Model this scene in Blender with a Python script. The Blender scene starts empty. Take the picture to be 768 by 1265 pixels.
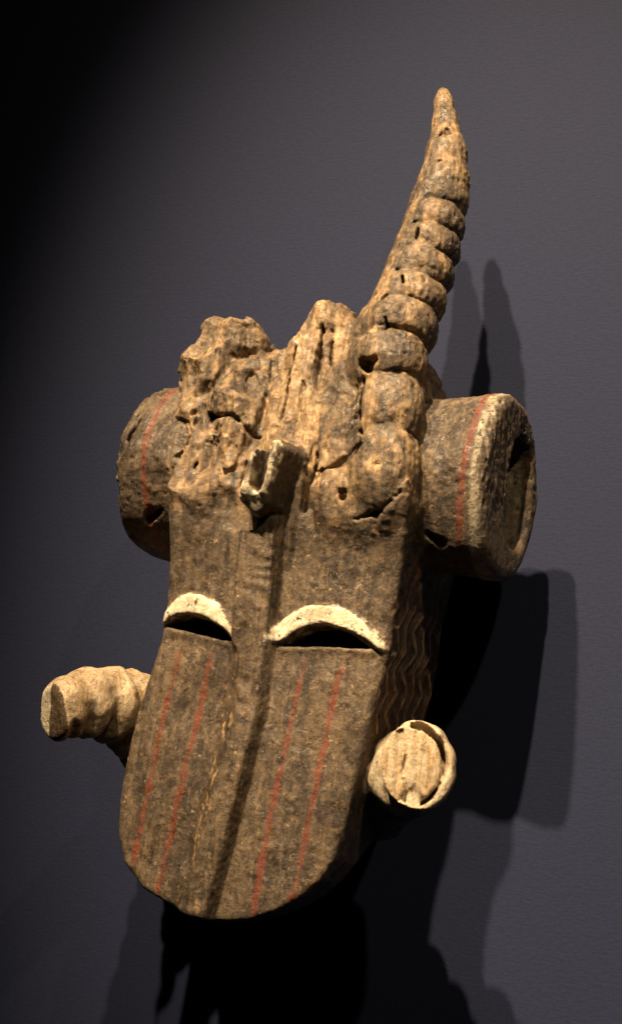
import bpy, math
import numpy as np
from mathutils import Matrix, Vector

# ------------------------------------------------------------------ camera
sc = bpy.context.scene
HZ = 1.5                      # hanging height of the mask centre above the floor
F = 1797.0                    # focal length in photograph pixels (768 x 1265)
def _camera(yaw, pit, rho, dist):
    y, p, o = (math.radians(a) for a in (yaw, pit, rho))
    T = np.array([0, -.13, 0.])
    d = np.array([math.sin(y)*math.cos(p), -math.cos(y)*math.cos(p), -math.sin(p)])
    f = -d
    r = np.cross(f, [0, 0, 1.]); r /= np.linalg.norm(r)
    u = np.cross(r, f)
    return T + dist*d, f, r*math.cos(o)+u*math.sin(o), u*math.cos(o)-r*math.sin(o)
CC, CF, CR, CU = _camera(23, 12, 7, 1.25)
cam = bpy.data.cameras.new('camera')
cam.sensor_fit = 'VERTICAL'
cam.angle_y = 2*math.atan(632.5/F)
cam.clip_start, cam.clip_end = .05, 50
camo = bpy.data.objects.new('camera', cam)
sc.collection.objects.link(camo)
m = Matrix.Identity(4)
for i in range(3):
    m[i][0], m[i][1], m[i][2], m[i][3] = CR[i], CU[i], -CF[i], CC[i] + (HZ if i == 2 else 0)
camo.matrix_world = m
sc.camera = camo

# ------------------------------------------------------------------ world, lamps, exposure
wd = bpy.data.worlds.new('World'); sc.world = wd; wd.use_nodes = True
wd.node_tree.nodes['Background'].inputs[0].default_value = (.55, .62, .8, 1)
wd.node_tree.nodes['Background'].inputs[1].default_value = .008
def spot(name, pos, aim, energy, col, size, blend, radius):
    l = bpy.data.lights.new(name, 'SPOT')
    l.energy, l.color, l.spot_size, l.spot_blend, l.shadow_soft_size = energy, col, math.radians(size), blend, radius
    o = bpy.data.objects.new(name, l); sc.collection.objects.link(o)
    p = Vector((pos[0], pos[1], pos[2]+HZ)); a = Vector((aim[0], aim[1], aim[2]+HZ))
    o.location = p; o.rotation_euler = (a-p).to_track_quat('-Z', 'Y').to_euler()
WARM = (1, .765, .49)
spot('spot_lamp', (-.62, -2.83, 3.43), (.16, 0, .0), 1850, WARM, 16.6, 1.0, .046)
spot('spot_lamp', (.10, -2.83, 3.43), (.16, 0, .0), 1530, WARM, 16.6, 1.0, .046)
spot('spot_lamp', (1.90, -2.83, 2.80), (.10, 0, -.06), 185, WARM, 16, 1.0, .046)
spot('spot_lamp', (-.66, -2.86, 3.46), (.24, 0, -.02), 80, WARM, 27, 1.0, .05)      # extra wide lamp added beside the first to soften the wall's falloff
vs = sc.view_settings
vs.view_transform = 'Standard'; vs.look = 'None'; vs.exposure = 0; vs.gamma = 1; vs.use_curve_mapping = False

# ------------------------------------------------------------------ pixel helpers (a pixel gives a direction, w the distance from the wall)
def P(px, py, w):
    d = CF + (px-384)/F*CR - (py-632.5)/F*CU
    t = (-w-CC[1])/d[1]
    return CC + t*d
def proj(x, y, z):
    qx, qy, qz = x-CC[0], y-CC[1], z-CC[2]
    dep = qx*CF[0]+qy*CF[1]+qz*CF[2]
    return (384+F*(qx*CR[0]+qy*CR[1]+qz*CR[2])/dep, 632.5-F*(qx*CU[0]+qy*CU[1]+qz*CU[2])/dep)
S = .0007                     # metres per photograph pixel at the mask

# ------------------------------------------------------------------ node helpers
def mat_new(name):
    mt = bpy.data.materials.new(name); mt.use_nodes = True
    nt = mt.node_tree; nt.nodes.clear()
    out = nt.nodes.new('ShaderNodeOutputMaterial'); b = nt.nodes.new('ShaderNodeBsdfPrincipled')
    nt.links.new(b.outputs[0], out.inputs[0])
    return mt, nt, b
class N:
    def __init__(s, nt): s.nt = nt
    def put(s, sock, v):
        if isinstance(v, bpy.types.NodeSocket): s.nt.links.new(v, sock)
        else: sock.default_value = v
    def coord(s, scale=(1, 1, 1)):
        if not hasattr(s, '_c'): s._c = s.nt.nodes.new('ShaderNodeTexCoord').outputs['Object']
        mp = s.nt.nodes.new('ShaderNodeMapping'); s.nt.links.new(s._c, mp.inputs[0]); mp.inputs['Scale'].default_value = scale
        return mp.outputs[0]
    def noise(s, scale, det=5, rough=.6, vec=None, dist=0):
        n = s.nt.nodes.new('ShaderNodeTexNoise'); s.put(n.inputs['Vector'], vec if vec is not None else s.coord())
        n.inputs['Scale'].default_value = scale; n.inputs['Detail'].default_value = det
        n.inputs['Roughness'].default_value = rough; n.inputs['Distortion'].default_value = dist
        return n.outputs[0]
    def voro(s, scale, feature='DISTANCE_TO_EDGE', vec=None):
        n = s.nt.nodes.new('ShaderNodeTexVoronoi'); n.feature = feature
        s.put(n.inputs['Vector'], vec if vec is not None else s.coord()); n.inputs['Scale'].default_value = scale
        return n.outputs['Distance']
    def ramp(s, v, a, b, lo=0., hi=1.):
        n = s.nt.nodes.new('ShaderNodeMapRange'); n.interpolation_type = 'SMOOTHSTEP'
        s.put(n.inputs[0], v); n.inputs[1].default_value, n.inputs[2].default_value = a, b
        n.inputs[3].default_value, n.inputs[4].default_value = lo, hi
        return n.outputs[0]
    def math(s, op, a, b=0., c=False):
        n = s.nt.nodes.new('ShaderNodeMath'); n.operation = op; n.use_clamp = c
        s.put(n.inputs[0], a); s.put(n.inputs[1], b)
        return n.outputs[0]
    def mix(s, f, a, b):
        n = s.nt.nodes.new('ShaderNodeMix'); n.data_type = 'RGBA'
        s.put(n.inputs[0], f); s.put(n.inputs[6], a); s.put(n.inputs[7], b)
        return n.outputs[2]
    def bump(s, h, strength, dist, prev=None):
        n = s.nt.nodes.new('ShaderNodeBump'); n.inputs['Strength'].default_value = strength; n.inputs['Distance'].default_value = dist
        s.put(n.inputs['Height'], h)
        if prev is not None: s.nt.links.new(prev, n.inputs['Normal'])
        return n.outputs[0]

# ------------------------------------------------------------------ the wall
wm, nt, b = mat_new('slate_wall_paint'); n = N(nt)
c = n.mix(n.noise(2.5, 3), (.0130, .0172, .0410, 1), (.0155, .0202, .047, 1))
weave = n.math('ADD', n.noise(420, 2, .6, n.coord((1, 1, .35))), n.noise(420, 2, .6, n.coord((.35, 1, 1))))
c = n.mix(n.ramp(weave, .8, 1.2, 0, .5), c, (.0110, .0145, .0345, 1))
n.put(b.inputs['Base Color'], c); b.inputs['Roughness'].default_value = .8; b.inputs['Specular IOR Level'].default_value = .2
n.put(b.inputs['Normal'], n.bump(weave, .35, .0008))
me = bpy.data.meshes.new('wall')
W = 3.0
me.from_pydata([(-W, 0, 0), (W, 0, 0), (W, 0, 3.4), (-W, 0, 3.4), (-W, .1, 0), (W, .1, 0), (W, .1, 3.4), (-W, .1, 3.4)], [],
               [(0, 1, 2, 3), (5, 4, 7, 6), (4, 0, 3, 7), (1, 5, 6, 2), (3, 2, 6, 7), (4, 5, 1, 0)])
me.materials.append(wm)
wall = bpy.data.objects.new('wall', me); sc.collection.objects.link(wall)
wall['kind'] = 'structure'; wall['label'] = 'dark slate grey gallery wall behind the mask'

# ------------------------------------------------------------------ distance field of the carving
H_ = .0015
LO = np.array([-.235, -.275, -.385]); HI = np.array([.215, -.012, .415])
SH = tuple(int(v) for v in np.ceil((HI-LO)/H_))
ax = [(LO[i]+H_*np.arange(SH[i])).astype(np.float32) for i in range(3)]
D = np.full(SH, .06, np.float32)
ID = np.zeros(SH, np.uint8)
rng = np.random.default_rng(7)

def region(lo, hi):
    sl = []
    for i in range(3):
        a = int(max(0, math.floor((lo[i]-LO[i])/H_))); e = int(min(SH[i], math.ceil((hi[i]-LO[i])/H_)+1))
        sl.append(slice(a, max(e, a)))
    return tuple(sl), ax[0][sl[0]][:, None, None], ax[1][sl[1]][None, :, None], ax[2][sl[2]][None, None, :]
def smin(a, b, k):
    if k <= 0: return np.minimum(a, b)
    h = np.maximum(k-np.abs(a-b), 0)/k
    return np.minimum(a, b)-h*h*k*.25
def smax(a, b, k): return -smin(-a, -b, k)
def add(fn, lo, hi, pid, k=.004, pad=.02):
    sl, X, Y, Z = region(np.array(lo)-pad, np.array(hi)+pad)
    d = fn(X, Y, Z); o = D[sl]
    ID[sl] = np.where(d < o, pid, ID[sl]); D[sl] = smin(o, d, k)
def cut(fn, lo, hi, k=.002, pad=.008, pid=None):
    sl, X, Y, Z = region(np.array(lo)-pad, np.array(hi)+pad)
    d = fn(X, Y, Z)
    if pid is not None: ID[sl] = np.where((d < .0015) & (D[sl] < .004) & (ID[sl] == pid[0]), pid[1], ID[sl])
    D[sl] = smax(D[sl], -d, k)
def frame(a, hint=(0, 0, 1.)):
    a = np.asarray(a, float); a = a/np.linalg.norm(a)
    s = np.cross(a, hint); s /= np.linalg.norm(s)
    return a, s, np.cross(s, a)
def ell(c, axes, r):
    """ellipsoid, axes = three unit vectors"""
    c = np.asarray(c, np.float32)
    def fn(X, Y, Z):
        k0 = 0; k1 = 0
        for a, rr in zip(axes, r):
            q = ((X-c[0])*a[0]+(Y-c[1])*a[1]+(Z-c[2])*a[2])/np.float32(rr)
            k0 = k0+q*q; k1 = k1+(q/np.float32(rr))**2
        k0 = np.sqrt(k0); k1 = np.sqrt(k1)+1e-6
        return (k0*(k0-1)/k1).astype(np.float32)
    return fn
def cone(a, b, ra, rb):
    a = np.asarray(a, float); b = np.asarray(b, float); v = b-a; L2 = float(v@v)
    a = a.astype(np.float32); v = v.astype(np.float32)
    def fn(X, Y, Z):
        px, py, pz = X-a[0], Y-a[1], Z-a[2]
        t = np.clip((px*v[0]+py*v[1]+pz*v[2])/np.float32(L2), 0, 1)
        return np.sqrt((px-t*v[0])**2+(py-t*v[1])**2+(pz-t*v[2])**2)-(np.float32(ra)+t*np.float32(rb-ra))
    return fn
def bb(pts, r):
    p = np.array(pts); return p.min(0)-r, p.max(0)+r
def add_ell(c, axes, r, pid, k=.004):
    add(ell(c, axes, r), np.array(c)-max(r), np.array(c)+max(r), pid, k)
def add_cone(a, b, ra, rb, pid, k=.004):
    lo, hi = bb([a, b], max(ra, rb)); add(cone(a, b, ra, rb), lo, hi, pid, k)
def cut_path(pts, k=.0015):
    """carve a crack along (px, py, w, radius_px) points"""
    q = [(P(x, y, w), r*S) for x, y, w, r in pts]
    for (a, ra), (b_, rb) in zip(q[:-1], q[1:]):
        lo, hi = bb([a, b_], max(ra, rb)); lo[1] -= .03; hi[1] += .012
        dx, dz = b_[0]-a[0], b_[2]-a[2]; L2 = dx*dx+dz*dz+1e-9
        def fn(X, Y, Z):
            t = np.clip(((X-a[0])*dx+(Z-a[2])*dz)/L2, 0, 1)
            d = np.sqrt((X-a[0]-t*dx)**2+(Z-a[2]-t*dz)**2)-(ra+t*(rb-ra))
            flo = (Y-(a[1]+t*(b_[1]-a[1])))-.004-1.2*(ra+t*(rb-ra))      # floor of the crack
            return np.maximum(d, flo*.6).astype(np.float32)
        cut(fn, lo, hi, k)
EX = np.eye(3)

def poly2d(poly, A, B):
    """signed distance to a closed polygon at the points (A, B)"""
    poly = np.asarray(poly, np.float32)
    dmin = np.full(A.shape, 1e9, np.float32); ins = np.zeros(A.shape, bool)
    for (x0, y0), (x1, y1) in zip(poly, np.roll(poly, -1, 0)):
        ex, ey = x1-x0, y1-y0
        t = np.clip(((A-x0)*ex+(B-y0)*ey)/(ex*ex+ey*ey+1e-12), 0, 1)
        dmin = np.minimum(dmin, (A-x0-t*ex)**2+(B-y0-t*ey)**2)
        c = (y0 > B) != (y1 > B)
        ins ^= c & (A < (x1-x0)*(B-y0)/(y1-y0+1e-12)+x0)
    d = np.sqrt(dmin)
    return np.where(ins, -d, d)
def line2d(pts, A, B):
    pts = np.asarray(pts, np.float32); d = np.full(A.shape, 1e9, np.float32)
    for (x0, y0), (x1, y1) in zip(pts[:-1], pts[1:]):
        ex, ey = x1-x0, y1-y0
        t = np.clip(((A-x0)*ex+(B-y0)*ey)/(ex*ex+ey*ey+1e-12), 0, 1)
        d = np.minimum(d, (A-x0-t*ex)**2+(B-y0-t*ey)**2)
    return np.sqrt(d)
def chaikin(p, it=2):
    p = np.asarray(p, float)
    for _ in range(it):
        q = np.roll(p, -1, 0); p = np.stack([.75*p+.25*q, .25*p+.75*q], 1).reshape(-1, 2)
    return p
def ss(v, a, b):
    t = np.clip((v-a)/(b-a), 0, 1); return t*t*(3-2*t)
def lattice(shape, spacing, axes, seed):
    """smooth value noise (-1..1) on the grid, cubic B-spline over a random lattice; spacing in metres for each axis"""
    g = np.random.default_rng(seed); Ws = []
    for a, sp in zip(axes, spacing):
        u = (a-a[0])/sp; i = np.floor(u).astype(int); f = u-i; mm = i.max()+4
        Wm = np.zeros((len(a), mm), np.float32); r = np.arange(len(a))
        for j, w in enumerate(((1-f)**3/6, (3*f**3-6*f**2+4)/6, (-3*f**3+3*f**2+3*f+1)/6, f**3/6)): Wm[r, i+j] += w
        Ws.append(Wm)
    L = g.uniform(-1, 1, tuple(w.shape[1] for w in Ws)).astype(np.float32)
    for k, Wm in enumerate(Ws): L = np.moveaxis(np.tensordot(Wm, L, (1, k)), 0, k)
    return L*2.2

# --- front height of the head as a function of height on the mask
_tab = [(330, .118), (400, .143), (440, .158), (520, .182), (600, .201), (650, .203), (700, .201), (760, .200), (850, .201), (1000, .208), (1140, .213), (1240, .214)]
_z = [P(350-(py-600)*.15, py, w)[2] for py, w in _tab]
def H0(z): return np.interp(-z, [-v for v in _z], [w for _, w in _tab])
gx, gz = ax[0], ax[2]
XX, ZZ = np.meshgrid(gx, gz, indexing='ij')
PX, PY = proj(XX, -H0(ZZ), ZZ)                    # where the mask's own front plane was measured
AX = 333-(PY-650)*.150                            # nose axis

OUT = [(206, 640), (202, 700), (199, 745), (193, 785), (177, 830), (159, 880), (146, 935), (138, 985), (139, 1026), (149, 1064), (172, 1095), (208, 1117),
       (240, 1133), (270, 1140), (302, 1139), (335, 1130), (365, 1113), (390, 1090), (406, 1063), (416, 1032), (426, 985), (438, 935), (453, 880), (466, 830),
       (474, 797), (480, 745), (490, 700), (500, 655), (508, 610), (512, 560), (514, 500), (510, 455), (480, 425), (440, 412), (345, 432), (330, 440),
       (280, 440), (240, 455), (226, 490), (214, 560), (208, 605)]
dO = poly2d(OUT, PX, PY)*S                        # outline of the head, metres

# --- front relief
Hf = H0(ZZ).astype(np.float32)
Hf -= .012*np.clip(np.abs(PX-AX)/150, 0, 1.3)**2*ss(PY, 600, 720)
NP = [(300, 640), (295, 700), (290, 760), (288, 795), (298, 830), (307, 848), (322, 850), (332, 845), (338, 790), (345, 720), (352, 640)]
dNo = poly2d(NP, PX, PY)
nside = ss(PX-np.interp(PY, [640, 850], [326, 315]), -4, 4)
nose_u = (ss(-dNo, -3, 9)*(1-nside)+ss(-dNo, -2.5, 2.5)*nside)*(.0170-.0095*ss(PY, 740, 848))*ss(PY, 600, 650)*(1-ss(PY, 835, 850)*.9)
lowc = np.interp(PY, [700, 790, 850, 885, 1132], [323, 315, 308, 303, 240])
hwl = 23.
t2 = (PX-lowc)/hwl
nose_l = ss(t2, -1.40, -.10)*ss(-t2, -1.22, -.80)*.0135*ss(PY, 690, 760)
Hf += np.maximum(nose_u, nose_l)
Hf += .004*ss(np.abs(PX-AX)*-1, -30, -60)*0
# brows
BR = {3: ([(194, 768), (203, 748), (218, 735), (236, 731), (256, 738), (274, 752), (288, 772), (291, 790)],
          [(291, 789), (272, 773), (250, 761), (228, 757), (210, 761), (197, 771)]),
      4: ([(335, 796), (341, 774), (358, 758), (380, 749), (402, 746), (426, 751), (448, 766), (463, 782), (471, 800)],
          [(464, 803), (448, 789), (428, 778), (405, 771), (385, 772), (365, 780), (350, 793)])}
SL = {3: [(198, 772), (208, 762), (228, 758), (250, 762), (272, 774), (291, 793), (270, 790), (240, 782), (215, 776)],
      4: [(346, 798), (365, 781), (385, 773), (405, 772), (428, 779), (453, 799), (430, 799), (400, 798), (370, 798)]}
brow = {}
for k in (3, 4):
    dB = poly2d(chaikin(BR[k][0]+BR[k][1], 1), PX, PY); brow[k] = dB
    Hf += .0045*ss(-dB, -2.5, 3)
    # the lid below the slit: a shallow bevelled ledge
    low = np.interp(PX, [197, 240, 290], [774, 780, 796]) if k == 3 else np.interp(PX, [340, 400, 470], [799, 797, 802])
    inx = ss(PX, 196, 206)*ss(-PX, -292, -282) if k == 3 else ss(PX, 338, 350)*ss(-PX, -470, -450)
    tt = PY-low
    Hf += .0006*inx*ss(tt, -4, 0)*ss(-tt, -9, -3)*(dB > -1)
    Hf -= .0009*inx*ss(tt, 3, 14)*ss(-tt, -46, -14)
# headdress: lower edge overhangs the forehead
hl = np.interp(PX, [200, 215, 240, 275, 300, 340, 385, 420, 450, 480, 510], [598, 612, 628, 634, 632, 640, 645, 650, 655, 640, 610])
Hf += (.0055*ss(hl-PY, -12, 12)*ss(-PX, -305, -285)+.0075*ss(hl-PY, -26, 16)*ss(PX, 385, 405))
# shallow axe-cut facets on the headdress
Hf += .003*lattice(None, (.03, .05), (gx, gz), 3)*ss(-PY, -690, -600)
Hf += .0012*lattice(None, (.006, .035), (gx, gz), 4)*ss(-PY, -690, -600)
Hf += .0012*lattice(None, (.028, .03), (gx, gz), 5)
Hf += .0003*lattice(None, (.007, .007), (gx, gz), 6)
# slanting adze cuts across the nose
nz_ = np.maximum(nose_u/.017, nose_l/.0135)
Hf += .0007*np.sin((PY*.9-PX*.55)*.27+5*lattice(None, (.018, .018), (gx, gz), 8))*nz_*ss(PY, 650, 700)*(1-.6*ss(PY, 840, 880))*ss(lattice(None, (.02, .02), (gx, gz), 12), -.5, .6)
chip = ss(lattice(None, (.012, .016), (gx, gz), 9), .25, .5)
Hf -= .0022*chip*ss(-np.abs(PX-(lowc-20)), -26, -6)*ss(PY, 880, 960)

def slivers(num, seed, pyr):
    g = np.random.default_rng(seed); M = np.zeros(XX.shape, np.float32)
    for _ in range(num):
        c_ = P(g.uniform(205, 520), g.uniform(*pyr), .19); a_ = math.radians(g.normal(0, 7)); L = g.uniform(.008, .034); wd2 = g.uniform(.0012, .0042); am = g.choice([-1, -1, 1])*g.uniform(.0010, .0030)
        i0, i1 = np.searchsorted(gx, [c_[0]-.02, c_[0]+.02]); j0, j1 = np.searchsorted(gz, [c_[2]-.04, c_[2]+.04])
        dx, dz = XX[i0:i1, j0:j1]-c_[0], ZZ[i0:i1, j0:j1]-c_[2]
        al = dz*math.cos(a_)+dx*math.sin(a_); ac = dx*math.cos(a_)-dz*math.sin(a_)+.0012*np.sin(al*330+g.uniform(0, 6))
        u_ = np.clip(al/L, -1, 1); M[i0:i1, j0:j1] += am*ss(wd2*(1-u_**2)-np.abs(ac), -.0002, .0012)*(.6+.4*u_)
    return M
SLV = .62*slivers(210, 61, (375, 640))
wb = np.interp(-ZZ, [-P(350, p, .1)[2] for p in (400, 640, 860, 930, 1000, 1060, 1135, 1240)],
               [.060, .045, .050, .070, .105, .140, .165, .17]).astype(np.float32)
wob = .0016*lattice(None, (.07, .07), (gx, gz), 11).astype(np.float32)
def head(X, Y, Z):
    w = -Y
    d2 = dO.astype(np.float32)[:, None, :]+wob[:, None, :]
    d = smax(d2, (w-Hf[:, None, :])*.85, .0055)
    return smax(d, wb[:, None, :]-w, .012)
D[:] = np.minimum(D, head(None, ax[1][None, :, None], None)); ID[:] = 1
# hollow back
def cavity(X, Y, Z):
    w = -Y; d2 = dO.astype(np.float32)[:, None, :]+.020
    d = np.maximum(np.maximum(d2, w-(Hf[:, None, :]-.026)), wb[:, None, :]+.014-w)      # unseen back board added to stop eye-slit light reaching the wall
    return np.maximum(d, np.maximum(PY-1085, 560-PY).astype(np.float32)[:, None, :]*S)
D[:] = smax(D, -cavity(None, ax[1][None, :, None], None), .004)

# --- head shoulders that carry the ears, seen behind the horn
add_cone(P(440, 560, .10), P(545, 596, .114), .082, .056, 1, .012)
add_cone(P(300, 560, .10), P(272, 582, .105), .072, .068, 1, .012)
add_cone(P(310, 478, .115), P(345, 482, .115), .030, .036, 1, .010)
add_cone(P(400, 500, .10), P(470, 500, .10), .040, .055, 1, .012)

# --- crest board
CRP = [(318, 640), (312, 560), (322, 500), (344, 440), (352, 422), (366, 408), (376, 392), (386, 376), (402, 371), (424, 374), (429, 386), (431, 402),
       (446, 424), (452, 470), (452, 560), (440, 640)]
def wcr(py): return np.interp(py, [360, 420, 520, 600, 660], [.158, .172, .194, .206, .190])
crp = [P(x, y, wcr(y))[[0, 2]] for x, y in CRP]
dC = poly2d(crp, XX, ZZ)
zc = [P(380, y, wcr(y))[2] for y in (340, 380, 420, 520, 600, 660)]
Hc = np.interp(-ZZ, [-v for v in zc], [wcr(y) for y in (340, 380, 420, 520, 600, 660)])
_q = [P(392, 372, .16), P(420, 374, .16), P(428, 404, .165), P(396, 408, .165)]
dk = poly2d([q[[0, 2]] for q in _q], XX, ZZ)
Hc = Hc+.0025*lattice(None, (.008, .06), (gx, gz), 21)+.002*lattice(None, (.025, .04), (gx, gz), 22)
# ridge left half proud, right half hollowed
cxa = [P(x, y, w)[0] for x, y, w in ((395, 380, .16), (372, 480, .185), (352, 620, .21))]
cxz = [P(x, y, w)[2] for x, y, w in ((395, 380, .16), (372, 480, .185), (352, 620, .21))]
rid = XX-np.interp(-ZZ, [-v for v in cxz], cxa)
Hc = Hc-.010*ss(rid, 0, .045)-.016*ss(-rid, .020, .045)+.006*ss(-dk, -.005, .006)
Hc = Hc.astype(np.float32)
def crest(X, Y, Z):
    w = -Y
    dd = (dC+.0015*lattice(None, (.012, .012), (gx, gz), 23)).astype(np.float32)[:, None, :]
    d = smax(dd, (w-Hc[:, None, :])*.9, .007)
    return smax(d, (Hc-.085)[:, None, :]-w, .01)
sl_all = (slice(None),)*3
dcr = crest(None, ax[1][None, :, None], None)
ID[:] = np.where(dcr < D, 5, ID); D[:] = smin(D, dcr, .0035); del dcr

# --- broken horn stump: knotted lobes
for x, y, w, rx, ry, rw, rot in [(284, 432, .145, 40, 34, 44, 10), (312, 430, .135, 26, 24, 40, -10), (247, 458, .150, 24, 40, 40, 18), (266, 470, .150, 34, 52, 55, 0),
                                 (290, 508, .174, 32, 62, 40, 24), (236, 558, .165, 32, 48, 46, 4), (262, 585, .172, 42, 36, 42, 0),
                                 (300, 560, .175, 28, 60, 36, 14), (268, 408, .14, 16, 14, 26, 0), (300, 405, .14, 20, 12, 26, -15)]:
    a = math.radians(rot); axs = [(math.cos(a), 0, -math.sin(a)), (math.sin(a), 0, math.cos(a)), (0, 1, 0)]
    add_ell(P(x, y, w), axs, (rx*S*1.06, ry*S*1.03, rw*S), 6, .007)

def scoop(px, py, w, nx, nz_dir, R, dep, k=.0008):
    p = P(px, py, w); nn = np.array([nx, -1., nz_dir]); nn /= np.linalg.norm(nn)
    c_ = p+nn*(R-dep); cut(lambda X, Y, Z: np.sqrt((X-c_[0])**2+(Y-c_[1])**2+(Z-c_[2])**2)-R, p-.03, p+.03, k, pad=.0)
for a_ in ((262, 425, .172, -.5, .6, .045, .004), (300, 440, .176, .3, .5, .040, .004), (240, 470, .176, -.9, .1, .040, .0025), (272, 455, .184, 0, .3, .05, .004), (300, 500, .196, .5, .2, .045, .004),
           (268, 520, .196, -.5, .1, .045, .004), (232, 540, .188, -.8, .2, .04, .0015), (250, 575, .196, -.2, .3, .05, .004), (280, 565, .202, .1, .3, .05, .003), (312, 470, .180, .4, .4, .04, .005),
           (285, 610, .206, .1, -.4, .05, .003), (320, 425, .160, .4, .7, .03, .004)): scoop(*a_)
# --- the long ringed horn
RG = [(543, 249, 36), (536.5, 279, 38), (528.5, 307, 40), (519, 338, 42), (507, 371, 44), (494, 407, 46), (481, 449, 46), (481, 507, 41), (474, 577, 41)]
def wh(y): return float(np.interp(y, [110, 250, 370, 450, 580], [.110, .127, .152, .175, .193]))
C3 = [P(x, y, wh(y)) for x, y, r in RG]
tip = [(547, 116, 8), (548, 127, 11), (550, 150, 16), (551, 190, 25.5), (548, 226, 31.5), (544, 246, 35)]
T3 = [P(x, y, wh(y)) for x, y, r in tip]
for i in range(len(tip)-1): add_cone(T3[i], T3[i+1], tip[i][2]*S*.97, tip[i+1][2]*S*.97, 7, .006)
for i, (x, y, r) in enumerate(RG):
    prv = C3[i-1] if i else T3[-3]; nxt = C3[i+1] if i < 8 else C3[i]+(C3[i]-C3[i-1])
    dv = prv-nxt
    sp = np.linalg.norm(C3[i]-C3[min(i+1, 8)]) if i < 8 else np.linalg.norm(C3[8]-C3[7])
    if 0 < i < 8: sp = .5*(sp+np.linalg.norm(C3[i]-C3[i-1]))
    a, s1, s2 = frame(dv, (0, -1, 0))
    tl = rng.uniform(-.08, .08); a = a+tl*s1; a /= np.linalg.norm(a)
    a, s1, s2 = frame(a, (0, -1, 0))
    add_ell(C3[i], (a, s1, s2), (sp*(.93 if i < 6 else .86), r*S, r*S*(1.0 if i < 6 else .95)), 20+i, .0022)
for i in range(5):        # worn flank on the left where the rings are nearly rubbed off
    o = np.array([-.20*RG[i][2]*S, -.10*RG[i][2]*S, 0]); o2 = np.array([-.20*RG[i+1][2]*S, -.10*RG[i+1][2]*S, 0])
    add_cone(C3[i]+o, C3[i+1]+o2, RG[i][2]*S*.80, RG[i+1][2]*S*.80, 20+i, .002)
for i in range(1, 9):        # cut the grooves between the rings
    A_, B_ = (C3[i-1], C3[i]) if i else (T3[-2], C3[0])
    mid_ = .5*(A_+B_) if i else A_+.62*(B_-A_)
    ra_ = (RG[i][2]+(RG[i-1][2] if i else 35))*.5*S
    a, s1, s2 = frame(A_-B_, (0, -1, 0)); ph = rng.uniform(0, 6)
    def groove(X, Y, Z):
        qx, qy, qz = X-mid_[0], Y-mid_[1], Z-mid_[2]
        t = qx*a[0]+qy*a[1]+qz*a[2]; e = np.sqrt(np.maximum(qx*qx+qy*qy+qz*qz-t*t, 0))
        an = np.arctan2(qx*s1[0]+qy*s1[1]+qz*s1[2], qx*s2[0]+qy*s2[1]+qz*s2[2])
        t = t+.0012*np.sin(2*an+ph)+.0006*np.sin(5*an+2*ph)
        return np.maximum(np.abs(t)-(.0011 if i < 6 else .0019)-.25*np.maximum(e-.86*ra_, 0), np.maximum(((.83 if i < 6 else .77)+.04*np.sin(3*an+ph))*ra_-e, -.35*(qx+(.20+.15*math.sin(ph))*ra_))).astype(np.float32)
    cut(groove, mid_-ra_*1.15, mid_+ra_*1.15, .0015)
# web between the horn and the crest
for x, y, w, rx, ry, rw in [(458, 425, .150, 22, 40, 40), (445, 480, .158, 26, 48, 36), (436, 560, .172, 30, 60, 38), (436, 612, .182, 48, 30, 36), (478, 628, .175, 36, 26, 40)]:
    add_ell(P(x, y, w), EX, (rx*S, rw*S, ry*S), 1, .014)

# --- ears: hollow drum on the right, decayed drum on the left
def ear(cx0, cx1, cy, cz, prof, pid, k, lob, tilt=0, fl=1):
    def fn(X, Y, Z):
        t = (X+tilt*(Y-cy)-cx0)/(cx1-cx0); Y = cy+(Y-cy)/fl
        a = np.arctan2(Z-cz, Y-cy)
        r = np.sqrt((Y-cy)**2+(Z-cz)**2)
        R = np.interp(t, prof[0], prof[1]).astype(np.float32)*(1+lob*np.cos(6*a+.6)+.5*lob*np.cos(3*a+1.5))
        return smax((r-R)*.97, np.maximum(t-1, -t)*abs(cx1-cx0), .010).astype(np.float32)
    lo = (min(cx0, cx1), cy-.09, cz-.09); hi = (max(cx0, cx1), cy+.09, cz+.09)
    add(fn, lo, hi, pid, k)
e1 = P(632, 603, .122); xr = e1[0]
ear(.075, xr, -.122, e1[2], ([0, .3, .62, .8, 1], [.072, .073, .075, .078, .078]), 9, .008, .012, -.15, .74)
hc = np.array([xr, -.105, e1[2]+.000])
cut(lambda X, Y, Z: np.maximum((np.abs((Y-hc[1])/.025)**2.6+np.abs((Z-hc[2])/.048)**2.6)**(1/2.6)-1, -1)*.027+np.maximum(.085-(X-(xr-.085)) - .085, 0)*1.0,
    (xr-.085, -.15, hc[2]-.05), (xr+.012, -.055, hc[2]+.05), .004)
e2 = P(190, 588, .110); xl = e2[0]
ear(-.075, xl, -.110, e2[2], ([0, .35, .75, 1], [.074, .078, .079, .074]), 8, .008, .018)
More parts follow.
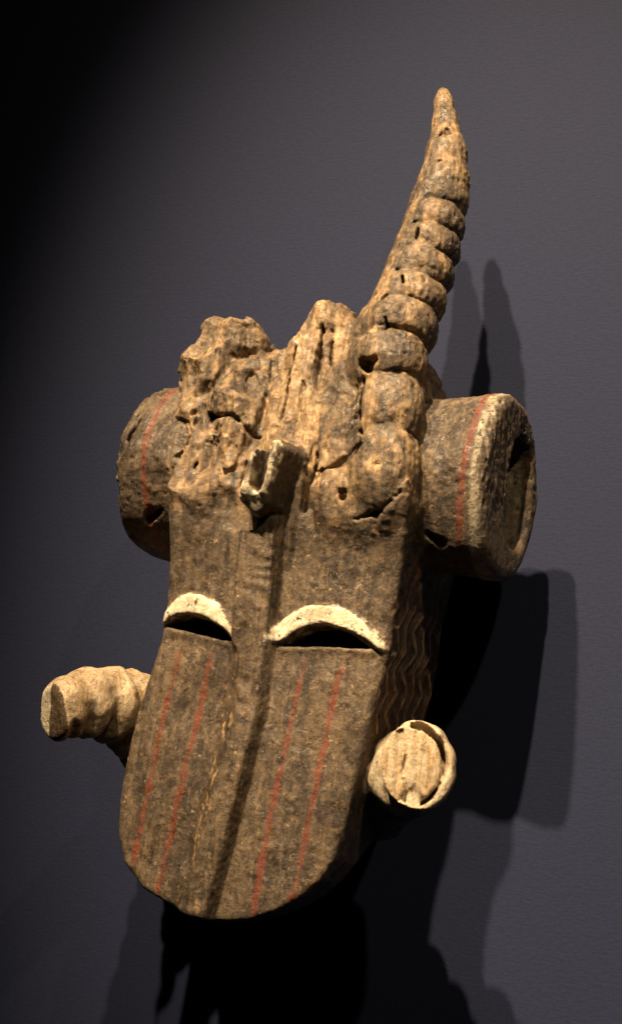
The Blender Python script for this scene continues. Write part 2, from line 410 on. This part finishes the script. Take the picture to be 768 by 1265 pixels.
# --- cheek horns, sawn and broken short
LC = [(188, 898, .110, 60), (160, 882, .140, 55), (134, 871, .166, 47), (109, 869, .190, 42), (82, 876, .214, 37), (63, 887, .226, 31)]
Q = [P(x, y, w) for x, y, w, r in LC]
for i in range(len(LC)):
    a = Q[min(i+1, 5)]-Q[max(i-1, 0)]; a, s1, s2 = frame(a/np.linalg.norm(a)+rng.normal(0, .16, 3))
    add_ell(Q[i]+rng.normal(0, .0016, 3), (a, s1, s2), (rng.uniform(.0105, .0155), LC[i][3]*S*.94, LC[i][3]*S), 10, .003)
for i in range(len(LC)-1): add_cone(Q[i]+np.array([0, 0, .008]), Q[i+1]+np.array([0, 0, .006]), LC[i][3]*S*.74, LC[i+1][3]*S*.76, 10, .004)
nL = np.array([-.42, -.80, -.22]); nL /= np.linalg.norm(nL); cL = P(70, 880, .231)
def halfspace(c, nn): return lambda X, Y, Z: (-((X-c[0])*nn[0]+(Y-c[1])*nn[1]+(Z-c[2])*nn[2])).astype(np.float32)
cut(halfspace(cL, nL), cL-.045, cL+.045, .004, pid=(10, 13))
RC = [(458, 986, .122, 44), (484, 968, .135, 50), (503, 955, .160, 50), (517, 945, .182, 50)]
Q = [P(x, y, w) for x, y, w, r in RC]
for i in range(4):
    a, s1, s2 = frame(Q[min(i+1, 3)]-Q[max(i-1, 0)])
    add_ell(Q[i], (a, s1, s2), (.021, RC[i][3]*S*.84, RC[i][3]*S*1.0), 11, .004)
a, s1, s2 = frame(P(520, 940, .20)-P(500, 957, .16))
nR = CC-P(516, 945, .19); nR = nR/np.linalg.norm(nR)*.75+a*.45; nR /= np.linalg.norm(nR)
cR = P(515, 945, .190)
cut(halfspace(cR, nR), cR-.05, cR+.05, .003)
for x, y, w, rr in ((450, 998, .140, 26), (466, 966, .150, 32), (474, 1004, .125, 30)): add_ell(P(x, y, w), EX, (rr*S, rr*S*1.1, rr*S), 1, .008)
# recessed, splintered core inside a thin rim
_, t1, t2_ = frame(nR); t1 = t1 if t1 @ CR > 0 else -t1
def core(X, Y, Z):
    qx, qy, qz = X-cR[0], Y-cR[1], Z-cR[2]
    u = (qx*t1[0]+qy*t1[1]+qz*t1[2])/(35*S)+.13; v = (qx*t2_[0]+qy*t2_[1]+qz*t2_[2])/(44*S); h = qx*nR[0]+qy*nR[1]+qz*nR[2]
    d = (np.sqrt(u*u+v*v)-1-.05*np.sin(5*np.arctan2(v, u)+1))*.02
    dep = .0005+.0012*np.sin(u*7+.6+v)*np.sin(u*3.1-1)+.004*ss(-np.abs(u+.26+.16*v-.05*np.sin(7*v)), -.07, -.02)*ss(-v, -.75, .1)+.003*ss(-(v+.5+.8*np.abs(u-.1)), -.1, .1)+.0035*ss(-u, .3, .45)+.0005*np.sin(u*23+2*v)
    return np.maximum(d, -(h+dep)).astype(np.float32)
cut(core, cR-.04, cR+.04, .0015, pid=(11, 14))
def gap(X, Y, Z):
    qx, qy, qz = X-cR[0], Y-cR[1], Z-cR[2]
    u = (qx*t1[0]+qy*t1[1]+qz*t1[2])/(35*S)+.13; v = (qx*t2_[0]+qy*t2_[1]+qz*t2_[2])/(44*S); h = qx*nR[0]+qy*nR[1]+qz*nR[2]
    return np.maximum(np.abs(np.sqrt(u*u+v*v)-.97)*.02-.0016, -(h+.014)).astype(np.float32)+np.where((u > .35) | ((v > .8) & (u > -.2)), 0, .004).astype(np.float32)
cut(gap, cR-.04, cR+.04, .001)

for p_ in ([(187, 628, .172, 3), (181, 640, .172, 5), (196, 633, .17, 4), (204, 632, .165, 3)], [(156, 588, .165, 2.4), (153, 612, .165, 2.8)],
           [(158, 660, .155, 4), (166, 668, .155, 4), (180, 672, .158, 3)], [(170, 680, .15, 3.5), (192, 690, .15, 4)], [(168, 650, .168, 2), (180, 656, .168, 2.5), (200, 662, .165, 2)],
           [(176, 520, .175, 1.5), (165, 545, .175, 1.8)]): cut_path(p_)


# --- bracket-shaped block on the brow
NB = [(311, 557), (342, 541), (346, 549), (327, 617), (311, 628), (293, 613)]
nb = [P(x, y, .242)[[0, 2]] for x, y in NB]
dN = poly2d(nb, XX, ZZ).astype(np.float32)
zt, zb = P(330, 543, .242)[2], P(310, 625, .242)[2]
Hn = (.242+.004*(ZZ-zb)/(zt-zb)-.010*ss(-(ZZ-zb)/(zt-zb), -.30, -.02)+.0012*lattice(None, (.008, .008), (gx, gz), 31)).astype(np.float32)
gr = poly2d([P(x, y, .242)[[0, 2]] for x, y in [(321, 543), (336, 532), (337, 556), (323, 603), (314, 608), (307, 598)]], XX, ZZ)
Hn2 = (Hn-.018*ss(-gr, -.0005, .0025)).astype(np.float32)
def block(X, Y, Z):
    w = -Y
    return smax(smax((dN+wob*.5)[:, None, :]-(.244-w)*.13, w-Hn2[:, None, :], .003), .17-w, .003)
dbk = block(None, ax[1][None, :, None], None)
ID[:] = np.where(dbk < D, 12, ID); D[:] = smin(D, dbk, .003); del dbk

# --- eye slits through to the hollow
for k in (3, 4):
    dS = (poly2d(SL[k], PX, PY)*S).astype(np.float32)
    sl, X, Y, Z = region((LO[0], -.24, P(350, 840, .2)[2]), (HI[0], -.12, P(350, 720, .2)[2]))
    D[sl] = smax(D[sl], -(dS[sl[0], sl[2]][:, None, :]+0*Y), .0015)

# --- rot holes, cracks, lost knots on the headdress
for p_ in ([(386, 548, .198, 3), (382, 590, .198, 5), (379, 632, .196, 4.5)], [(391, 560, .194, 2.5), (386, 600, .190, 3.5), (381, 634, .188, 3)], [(386, 530, .202, 5), (381, 580, .206, 8)],
           [(236, 510, .188, 3), (246, 502, .19, 4.5), (240, 522, .19, 4)], [(262, 480, .198, 4.5), (266, 486, .198, 4)], [(452, 452, .192, 7), (461, 458, .190, 7), (470, 452, .188, 5)],
           [(420, 607, .217, 6), (422, 612, .212, 5)], [(444, 532, .206, 3), (448, 548, .208, 2.5), (440, 560, .21, 2)],
           [(308, 515, .198, 1.6), (301, 545, .202, 2.4), (288, 576, .204, 2.8), (278, 584, .204, 3), (268, 582, .204, 1.5)],
           [(338, 432, .160, 4), (332, 470, .172, 4), (322, 520, .186, 3.5), (306, 556, .198, 3), (298, 600, .203, 2)], [(262, 482, .192, 1.6), (257, 512, .194, 2.2), (262, 548, .200, 1.8), (272, 580, .203, 2)],
           [(394, 584, .203, 1.2), (420, 571, .206, 2), (446, 548, .206, 2.4)], [(436, 641, .209, 1.0), (470, 632, .208, 1.4), (500, 612, .198, 1.4)], [(452, 470, .192, 2), (447, 520, .198, 2.4)],
           [(402, 405, .166, 2.5), (396, 440, .172, 4), (390, 480, .182, 1.5)], [(412, 410, .166, 1.5), (408, 450, .174, 2)], [(366, 430, .172, 1), (352, 500, .190, 1.6), (344, 530, .197, 1)], [(372, 470, .186, 1), (362, 540, .200, 1.5)], [(255, 470, .19, 1.5), (248, 498, .192, 2.2)],
           [(541, 168, .136, 2), (549, 158, .136, 4), (552, 165, .134, 4.5)], [(498, 343, .176, 1.6), (500, 352, .176, 1.6)], [(520, 287, .156, 1.2), (517, 300, .156, 1.8)],
           [(480, 398, .184, 2), (482, 412, .184, 2.6)], [(474, 372, .18, 2.4), (478, 368, .18, 2.4)], [(537, 200, .144, 1.2), (545, 198, .144, 1.5)],
           [(528, 660, .160, 2), (540, 668, .165, 4.5), (546, 668, .165, 3.5)], [(545, 600, .183, 1.6), (552, 601, .184, 2), (562, 594, .184, 1.5)],
           [(424, 480, .205, 5), (428, 470, .204, 6), (434, 490, .204, 4)], [(420, 515, .207, 4), (424, 545, .212, 7), (430, 530, .21, 6)]): cut_path(p_, .002)
add_ell(P(467, 577, .206), EX, (10*S, .004, 14*S), 28, .002)
cut(ell(P(467, 577, .2125), EX, (9*S, .006, 13*S)), P(467, 577, .21)-.02, P(467, 577, .21)+.02, .002)

# --- zigzag carving on the right temple
sl, X, Y, Z = region((.055, -.19, P(500, 900, .12)[2]), (.125, -.05, P(540, 655, .12)[2]))
PYs = PY[sl[0], sl[2]][:, None, :]
zz_w = -Y
def zig(z): return .016*np.abs(((z/.034) % 1)-.5)*2
lin = .22*np.sin(Z*67+1)+.16*np.sin(zz_w*110+Z*41)+(zz_w+zig(Z+.10*zz_w)+.25*(Z-Z.min())*.35)/.0215
tri = np.abs((lin % 1)-.5)*2
side = ss(dO[sl[0], sl[2]], -.010, -.002)[:, None, :]*ss(PYs, 655, 690)*ss(-PYs, -890, -820)*ss(zz_w, .055, .07)*ss(-zz_w, -.182, -.172)
D[sl] += (.0021*ss(tri, .35, .7)*side).astype(np.float32)
del tri, lin

# --- surface roughness of weathered wood, grain runs up the mask
roughA = (.07+.76*ss(-PY, -650, -570)).astype(np.float32)[:, None, :]
nz = .0016*lattice(SH, (.013, .013, .02), ax, 41)
nz += .0010*lattice(SH, (.0045, .0045, .022), ax, 42)
nz += .0007*lattice(SH, (.0045, .0045, .005), ax, 43)
nz *= roughA; nz *= np.where((ID == 7) | (ID >= 20), .32, np.where(ID == 5, .5, np.where((ID == 8) | (ID == 9), .5, np.where(ID == 12, .25, 1)))).astype(np.float32); D += nz; del nz
chk = lattice(SH, (.016, .016, .055), ax, 51)
chk = np.maximum(0, .10-np.abs(chk))/.10
chk *= (lattice(SH, (.03, .03, .03), ax, 52) > .05)
chk *= roughA*roughA*((ID != 7) & (ID != 12) & (ID < 20))
D += .0030*chk; del chk
sm = SLV[:, None, :]*(ax[1] < -.13)[None, :, None]
D -= np.where((ID == 5) | (ID == 6) | (ID == 1), sm, 0); del sm
isC = (ID == 10) | (ID == 11)
D += np.where(isC, .0014*lattice(SH, (.006, .006, .006), ax, 44), 0); del isC
isS = (ID == 6)
ck = lattice(SH, (.018, .018, .026), ax, 53); D += np.where(isS, .0045*np.maximum(0, .16-np.abs(ck))/.16, 0); del ck
D += np.where(isS, .0026*lattice(SH, (.010, .010, .022), ax, 45)+.0020*np.abs(lattice(SH, (.006, .006, .018), ax, 46)), 0); del isS

# ------------------------------------------------------------------ surface nets
def surface(D):
    inside = D < 0
    cnt = np.zeros(tuple(s-1 for s in D.shape), np.uint8)
    for i in (0, 1):
        for j in (0, 1):
            for k in (0, 1): cnt += inside[i:D.shape[0]-1+i, j:D.shape[1]-1+j, k:D.shape[2]-1+k]
    cells = np.argwhere((cnt > 0) & (cnt < 8)); del cnt
    idx = np.full(D.shape, -1, np.int32); idx[tuple(cells.T)] = np.arange(len(cells))
    acc = np.zeros((len(cells), 3)); num = np.zeros(len(cells))
    corner = {}
    for c in np.ndindex(2, 2, 2): corner[c] = D[cells[:, 0]+c[0], cells[:, 1]+c[1], cells[:, 2]+c[2]]
    for c in np.ndindex(2, 2, 2):
        for k in range(3):
            if c[k]: continue
            e = list(c); e[k] = 1; a, b_ = corner[c], corner[tuple(e)]
            mk = (a < 0) != (b_ < 0); tt = np.where(mk, a/np.where(mk, a-b_, 1), 0)
            for q in range(3): acc[:, q] += np.where(mk, c[q]+(tt if q == k else 0), 0)
            num += mk
    V = cells+acc/num[:, None]
    Fs = []
    for k in range(3):
        sa = [slice(None)]*3; sb = [slice(None)]*3; sa[k] = slice(0, -1); sb[k] = slice(1, None)
        ed = np.argwhere(inside[tuple(sa)] != inside[tuple(sb)])
        u, v = (k+1) % 3, (k+2) % 3
        ed = ed[(ed[:, u] > 0) & (ed[:, v] > 0)]
        q = []
        for du, dv in ((1, 1), (0, 1), (0, 0), (1, 0)):
            e = ed.copy(); e[:, u] -= du; e[:, v] -= dv; q.append(idx[tuple(e.T)])
        q = np.stack(q, 1)
        fl = ~inside[tuple(ed.T)]
        q[fl] = q[fl][:, ::-1]
        Fs.append(q[(q >= 0).all(1)])
    return V, np.concatenate(Fs), cells
V, Q, cells = surface(D)
vid = ID[tuple(cells.T)]
V = LO+V*H_
# drop small loose crumbs: keep the connected pieces that hold many faces
def normals(V, Q):
    n_ = np.cross(V[Q[:, 2]]-V[Q[:, 0]], V[Q[:, 3]]-V[Q[:, 1]])
    out = np.zeros_like(V)
    for k in range(4):
        for q in range(3): out[:, q] += np.bincount(Q[:, k], n_[:, q], len(V))
    return out/(np.linalg.norm(out, axis=1, keepdims=True)+1e-12)
lab = np.arange(len(V))
for _ in range(400):
    l2 = lab.copy(); mn = lab[Q].min(1)
    for k in range(4): np.minimum.at(l2, Q[:, k], mn)
    l2 = l2[l2]
    if (l2 == lab).all(): break
    lab = l2
big = np.bincount(lab, minlength=len(V)) > 20000
Q = Q[big[lab[Q[:, 0]]]]
used = np.zeros(len(V), bool); used[Q] = True
rm = np.cumsum(used)-1; V = V[used]; vid = vid[used]; Q = rm[Q]

_T = np.random.default_rng(99).uniform(-1, 1, (48, 48, 48)).astype(np.float32)
def vnoise(p, sc_, off=0):
    q = p/np.asarray(sc_)+off*7.31+100; i = np.floor(q).astype(int); f = q-i; f = f*f*(3-2*f); r = 0
    for c in np.ndindex(2, 2, 2):
        w = 1
        for k in range(3): w = w*(f[:, k] if c[k] else 1-f[:, k])
        r = r+w*_T[(i[:, 0]+c[0]) % 48, (i[:, 1]+c[1]) % 48, (i[:, 2]+c[2]) % 48]
    return r
nrm = normals(V, Q)
pxv, pyv = proj(V[:, 0], -H0(V[:, 2]), V[:, 2])          # position on the mask's own front plane
rough = .18+.82*ss(-pyv, -650, -570)
dsp = (.15+.85*rough)*(.0005*vnoise(V, .004, 1)+.0004*vnoise(V, .0024, 2))+.0006*rough*vnoise(V, (.0022, .0022, .012), 3)
flake = ss(vnoise(V, .009, 4)+.5*vnoise(V, .004, 5), .05, .2)
dsp += .0003*flake*(vid < 5)
pit = ss(vnoise(V, (.004, .004, .009), 6)+.4*vnoise(V, .003, 7), .72, .95)
dsp -= .0016*pit*rough
V = V+nrm*dsp[:, None]
nrm = normals(V, Q)
wv = -V[:, 1]
Hv = Hf[np.clip(((V[:, 0]-LO[0])/H_).round().astype(int), 0, SH[0]-1), np.clip(((V[:, 2]-LO[2])/H_).round().astype(int), 0, SH[2]-1)]
front = (wv > Hv-.014) & (vid == 1)
def at2(A): return A[np.clip(((V[:, 0]-LO[0])/H_).round().astype(int), 0, SH[0]-1), np.clip(((V[:, 2]-LO[2])/H_).round().astype(int), 0, SH[2]-1)]

# --- pigments: r white clay, g red ochre, b bare pale wood, a dark patina
white = np.zeros(len(V)); red = np.zeros(len(V)); pale = np.zeros(len(V)); dark = np.zeros(len(V))
jit = 2.0*vnoise(V, .007, 11)+1.6*vnoise(V, .003, 12)
for k in (3, 4):
    dB = at2(brow[k]); white = np.maximum(white, ss(-(dB+jit+2.2*vnoise(V, .012, 36)), -1.5, 1.5)*(wv > Hv-.020)*(vid == 1))
    vid = np.where(front & (dB < 1.0), k, vid)
tn = at2(nz_); vid = np.where(front & (vid == 1) & (tn > .35) & (pyv > 650), 2, vid)
for ln, wd_ in (([(219, 806), (200, 880), (180, 970), (160, 1066)], 3.2), ([(262, 806), (246, 870), (225, 960), (194, 1100)], 3.4),
                ([(376, 812), (365, 860), (343, 960), (324, 1050), (311, 1134)], 3.8), ([(418, 822), (405, 880), (385, 975), (372, 1040), (357, 1114)], 3.6)):
    dl = line2d(ln, pxv, pyv); fade = ss(pyv, 800, 850)*.6+.45
    red = np.maximum(red, ss(-(dl+1.0*jit+1.6*vnoise(V, .016, 33)), -wd_-.6, -wd_+2.2)*fade*(1.0+.4*vnoise(V, (.006, .006, .02), 28))*(wv > Hv-.02)*((vid < 5)))
# ear rings
def band(x, c, hw_): return ss(-np.abs(x-c), -hw_, -hw_*.45)
xr_ring = P(570, 600, .18)[0]; xl_ring = P(177, 590, .185)[0]
je = .0007*vnoise(V, .010, 13)
red = np.where(vid == 9, band(V[:, 0]+je-.004*(V[:, 2]-e1[2])/.08, xr_ring, .0034), red)
red = np.where(vid == 8, band(V[:, 0]+je+.004*(V[:, 2]-e2[2])/.08, xl_ring, .0034)*.9, red)
white = np.where(vid == 9, np.maximum(white, (.34+.35*vnoise(V, (.008, .008, .02), 25))*ss(V[:, 0], xr_ring+.004, xr_ring+.008)*ss(-nrm[:, 0], -.55, -.2)*ss(-(V[:, 0]-xr), .001, .006)), white)
# zigzag temple: red and pale lines in the carved bands
sd = (vid == 1) & (nrm[:, 0] > .3) & (V[:, 0] > .05) & (pyv > 655) & (pyv < 900) & (wv < .185)
ln_ = .22*np.sin(V[:, 2]*67+1)+.16*np.sin(wv*110+V[:, 2]*41)+(wv+.016*np.abs((((V[:, 2]+.10*wv)/.034) % 1)-.5)*2+.25*(V[:, 2]-Z.min())*.35)/.0215
tr = np.abs((ln_ % 1)-.5)*2; odd = (np.floor(ln_) % 2) == 0
pale = np.where(sd, 1.0*ss(-tr, -.30, -.12), pale)
red = np.where(sd, np.maximum(red, .45*ss(-np.abs(tr-.62), -.3, -.12)*ss(vnoise(V, .02, 14), -.2, .2)), red)
bl = line2d([(478, 800), (483, 745), (493, 700), (508, 655), (520, 640)], pxv, pyv)
red = np.where((vid == 1) & (pyv < 760), np.maximum(red, .8*ss(-(bl+jit), -4, -2)*(wv > .13)), red)
# block: white rim
white = np.where(vid == 12, np.maximum(white, 1.0*ss(wv, .233, .237)*ss(.2-vnoise(V, .008, 15), -.3, .3)), white)
# cheek horns: creamy wood
pale = np.where((vid == 10) | (vid == 13), 1.2+.2*vnoise(V, .01, 16), pale)
pale = np.where(vid == 14, 1.25, pale)
pale = np.where(vid == 11, .55*ss(wv, .155, .18)+.15*vnoise(V, .01, 17), pale)
dk13 = (vid == 13) & (V[:, 0] > cL[0]-.008+.004*vnoise(V, .012, 18)); pale = np.where(dk13, .15, pale); dark = np.where(dk13, .5, dark)
pale = np.where((vid == 13) & ~dk13, 1.3, pale)
white = np.where((vid == 10), .30+.3*vnoise(V, .012, 30), white); white = np.where((vid == 13) & ~dk13, .95, white)
white = np.where(vid == 11, .6*ss(wv, .165, .185), white); white = np.where(vid == 14, .45+.4*vnoise(V, (.004, .004, .02), 31), white)
for x, y, a_, b2 in ((398, 998, 7, 15), (409, 1014, 5, 7), (344, 938, 4, 6), (331, 902, 5, 4), (283, 930, 5, 9), (224, 866, 9, 8), (161, 962, 5, 4), (168, 976, 4, 4), (207, 1062, 4, 5), (372, 1072, 4, 4), (330, 1070, 3, 4), (213, 968, 4, 3), (452, 870, 4, 8), (262, 700, 8, 6), (430, 705, 9, 7), (398, 690, 6, 4)):
    dark = np.maximum(dark, ss(-(np.hypot((pxv-x+.3*(pyv-y))/a_, (pyv-y)/b2)+.45*vnoise(V, .006, 34)+.3*vnoise(V, .003, 35)), -1.08, -.92)*(vid < 5)*(wv > Hv-.015))
dark = np.where(vid == 12, ss(-wv, -.233, -.226)*.4, dark)
# headdress: more bare wood than the face, worst on the high places
hd = np.isin(vid, (5, 6, 7)) | (vid >= 20) | ((vid == 1) & (pyv < 730))
pale = np.where(hd, .20+.45*vnoise(V, (.007, .007, .05), 19)+.30*vnoise(V, .005, 20)-np.where(vid == 1, .75*ss(pyv+28*vnoise(V, .02, 37)+14*vnoise(V, .007, 38), 590, 690), 0), pale)
pale = pale+np.select([vid == 7, vid == 5, vid >= 20, vid == 6], [.10, .20, -.06, .02], 0.)
sc1 = ss(-np.hypot((pxv-467)/9, (pyv-579)/13), -1.1, -.8); 
pale = np.where((vid == 28), np.maximum(pale, .9*ss(-np.linalg.norm((V-P(467, 577, .21))/np.array([.008, .02, .010]), axis=1), -1.15, -.75)), pale)
for x, y, w, r in ((463, 412, .192, 9), (470, 440, .194, 9), (258, 525, .196, 8), (262, 472, .196, 7), (425, 530, .212, 9), (452, 520, .206, 8), (318, 540, .21, 8), (300, 600, .22, 6)):
    pale = np.maximum(pale, 1.0*ss(-np.linalg.norm(V-P(x, y, w), axis=1)/(r*S)+.35*vnoise(V, .006, 24), -1.1, -.7))
pale = np.where((vid < 3) & (pyv > 860), np.maximum(pale, .9*ss(vnoise(V, (.004, .004, .009), 21)+.8*vnoise(V, .003, 26)+.5*vnoise(V, .02, 27), .45, .75)*ss(-np.abs(pxv-np.interp(pyv, [880, 1130], [288, 240])), -26, -4)), pale)
col = np.clip(np.stack([white, red, pale, dark], 1), 0, 1.3).astype(np.float32)

# ------------------------------------------------------------------ weathered wood
wmat, nt, b = mat_new('weathered_carved_wood'); n = N(nt)
at = nt.nodes.new('ShaderNodeAttribute'); at.attribute_name = 'pigment'
sx = nt.nodes.new('ShaderNodeSeparateColor'); nt.links.new(at.outputs['Color'], sx.inputs[0])
aw, ar, ap, ad = sx.outputs[0], sx.outputs[1], sx.outputs[2], at.outputs['Alpha']
grain = n.noise(1, 7, .68, n.coord((330, 330, 34)), .4)
mott = n.noise(34, 7, .70, n.coord((1, 1, .42))); fine = n.noise(210, 4, .70); mid = n.noise(100, 6, .70)
chipn = n.noise(62, 6, .62, None, .35)
chips = n.math('MULTIPLY', n.ramp(chipn, .625, .640), n.ramp(n.noise(9, 2), .36, .56))
flk = n.ramp(n.noise(78, 7, .66, n.coord((1, 1, .5)), .8), .50, .52)
crk = n.math('MULTIPLY', n.ramp(n.voro(105, vec=n.mix(.16, n.coord(), n.noise(90, 4))), .045, .012), n.ramp(n.noise(16, 3), .44, .58))
c = n.mix(n.ramp(mott, .38, .62), (.036, .024, .0135, 1), (.105, .069, .037, 1))
c = n.mix(n.math('MULTIPLY', flk, .42), c, (.140, .096, .055, 1))
c = n.mix(n.ramp(mid, .56, .62, 0, .55), c, (.185, .120, .064, 1))
c = n.mix(n.ramp(n.noise(140, 4, .6), .41, .37, 0, .75), c, (.030, .019, .010, 1))
c = n.mix(n.ramp(fine, .57, .63, 0, .48), c, (.235, .162, .092, 1))
c = n.mix(n.ramp(fine, .44, .38, 0, .6), c, (.028, .018, .010, 1))
c = n.mix(n.ramp(n.noise(170, 3, .6), .68, .70, 0, .55), c, (.50, .35, .19, 1))
streak = n.noise(1, 5, .6, n.coord((190, 190, 13)), .6)
c = n.mix(n.ramp(streak, .55, .64, 0, .45), c, (.19, .125, .066, 1))
c = n.mix(n.ramp(streak, .44, .36, 0, .5), c, (.030, .019, .010, 1))
c = n.mix(n.math('MULTIPLY', crk, .7), c, (.022, .014, .008, 1))
c = n.mix(n.math('MULTIPLY', chips, .88), c, (.034, .020, .011, 1))
bare = n.mix(n.ramp(grain, .3, .7), (.16, .078, .028, 1), (.58, .375, .175, 1))
bare = n.mix(n.ramp(mid, .45, .7, 0, .5), bare, (.62, .46, .27, 1))
pf = n.math('MULTIPLY', ap, n.ramp(n.math('ADD', fine, mott), .7, 1.15, .55, 1.15), True)
c = n.mix(pf, c, bare)
wht = n.mix(n.ramp(mid, .35, .7), (.56, .46, .30, 1), (.76, .68, .50, 1))
wht = n.mix(n.ramp(n.noise(170, 4, .7), .60, .66), wht, (.09, .06, .035, 1))
wf = n.math('MULTIPLY', aw, n.ramp(n.math('ADD', fine, n.noise(330, 3, .6)), .74, .98), True)
wf = n.math('MAXIMUM', wf, n.math('MULTIPLY', n.ramp(aw, .7, .95, 0, .95), n.ramp(n.noise(75, 6, .7), .34, .44, .25, 1)))
c = n.mix(wf, c, wht)
redc = n.mix(n.ramp(mid, .3, .7), (.115, .024, .010, 1), (.19, .047, .020, 1))
rf = n.math('MULTIPLY', ar, n.ramp(n.math('ADD', fine, mid), .70, 1.0, .30, 1.15), True)
c = n.mix(n.math('MULTIPLY', rf, .85), c, redc)
c = n.mix(n.math('MULTIPLY', ad, .88, True), c, (.036, .021, .012, 1))
n.put(b.inputs['Base Color'], c)
n.put(b.inputs['Roughness'], n.ramp(n.noise(120, 4, .6), .38, .66, .80, .27))
b.inputs['Specular IOR Level'].default_value = .5
bp = n.bump(n.noise(110, 6, .74), .30, .0015)
bp = n.bump(flk, .5, .0005, bp)
bp = n.bump(chips, .7, -.0010, bp)
bp = n.bump(crk, .8, -.0012, bp)
bp = n.bump(grain, .55, .0016, bp)
bp = n.bump(fine, .9, .0013, bp)
n.put(b.inputs['Normal'], bp)

# ------------------------------------------------------------------ objects
root = bpy.data.objects.new('wooden_mask', None); sc.collection.objects.link(root)
root.empty_display_size = .1; root.location = (0, 0, HZ)
root['label'] = 'weathered carved wooden mask with one long ringed horn, drum ears and slit eyes'
root['category'] = 'mask'
fid = np.where((vid[Q] == vid[Q][:, :1]).all(1), vid[Q[:, 0]], np.max(vid[Q], 1))
def part(name, pid, parent, label=None):
    f = Q[fid == pid]
    if not len(f): print('EMPTY', name); return None
    ids, inv = np.unique(f, return_inverse=True); f = inv.reshape(-1, 4)
    me = bpy.data.meshes.new(name)
    me.vertices.add(len(ids)); me.vertices.foreach_set('co', V[ids].astype(np.float32).ravel())
    me.loops.add(f.size); me.loops.foreach_set('vertex_index', f.astype(np.int32).ravel())
    me.polygons.add(len(f)); me.polygons.foreach_set('loop_start', np.arange(0, f.size, 4, dtype=np.int32))
    me.update(calc_edges=True)
    a = me.attributes.new('pigment', 'FLOAT_COLOR', 'POINT'); a.data.foreach_set('color', col[ids].ravel())
    me.polygons.foreach_set('use_smooth', np.ones(len(f), bool))
    me.normals_split_custom_set_from_vertices(nrm[ids].astype(np.float32))
    me.materials.append(wmat)
    o = bpy.data.objects.new(name, me); sc.collection.objects.link(o); o.parent = parent
    if label: o['label'] = label
    return o
hd_ = part('head', 1, root)
part('nose', 2, root)
part('brow', 3, root, 'white painted arched brow over the narrower eye slit'); part('brow', 4, root, 'white painted arched brow below the long horn')
part('crest', 5, root)
part('broken_horn', 6, root, 'rotted stump of the lost horn')
horn = part('horn', 7, root, 'long ringed horn with smooth pointed tip')
for i in range(9): part('horn_ring', 20+i, horn)
part('ear', 8, root, 'decayed drum ear with red ring and rot holes'); part('ear', 9, root, 'hollow drum ear with red ring and pale band')
l = part('cheek_horn', 10, root, 'cream coloured ridged stub of cheek horn'); part('cut_end', 13, l)
l = part('cheek_horn', 11, root, 'stub of cheek horn with splintered core'); part('broken_core', 14, l, 'splintered pale wood core')
part('brow_block', 12, root, 'bracket shaped block with white rim')
print('faces', len(Q))

# ------------------------------------------------------------------ steel pin that carries the mask, fixed to the wall
mm, nt, b = mat_new('black_steel'); n = N(nt)
n.put(b.inputs['Base Color'], n.mix(n.noise(60), (.015, .015, .016, 1), (.03, .03, .03, 1))); b.inputs['Metallic'].default_value = .8; b.inputs['Roughness'].default_value = .5
import bmesh
def cyl(bm, c, r, y0, y1, seg=24):
    ring = []
    for y in (y0, y1): ring.append([bm.verts.new((c[0]+r*math.cos(2*math.pi*i/seg), y, c[1]+r*math.sin(2*math.pi*i/seg))) for i in range(seg)])
    for i in range(seg): bm.faces.new((ring[0][i], ring[0][(i+1) % seg], ring[1][(i+1) % seg], ring[1][i]))
    bm.faces.new(ring[0]); bm.faces.new(ring[1][::-1])
mt_root = bpy.data.objects.new('wall_mount', None); sc.collection.objects.link(mt_root); mt_root.location = (0, 0, HZ+.09)
mt_root['label'] = 'black steel wall mount hidden behind the mask'; mt_root['category'] = 'mount'
for nm, r, y0, y1 in (('mount_plate', .03, .002, -.008), ('mount_pin', .006, -.006, -.075)):
    bm = bmesh.new(); cyl(bm, (0, 0), r, y0, y1); bmesh.ops.recalc_face_normals(bm, faces=bm.faces)
    me = bpy.data.meshes.new(nm); bm.to_mesh(me); bm.free(); me.materials.append(mm)
    o = bpy.data.objects.new(nm, me); sc.collection.objects.link(o); o.parent = mt_root
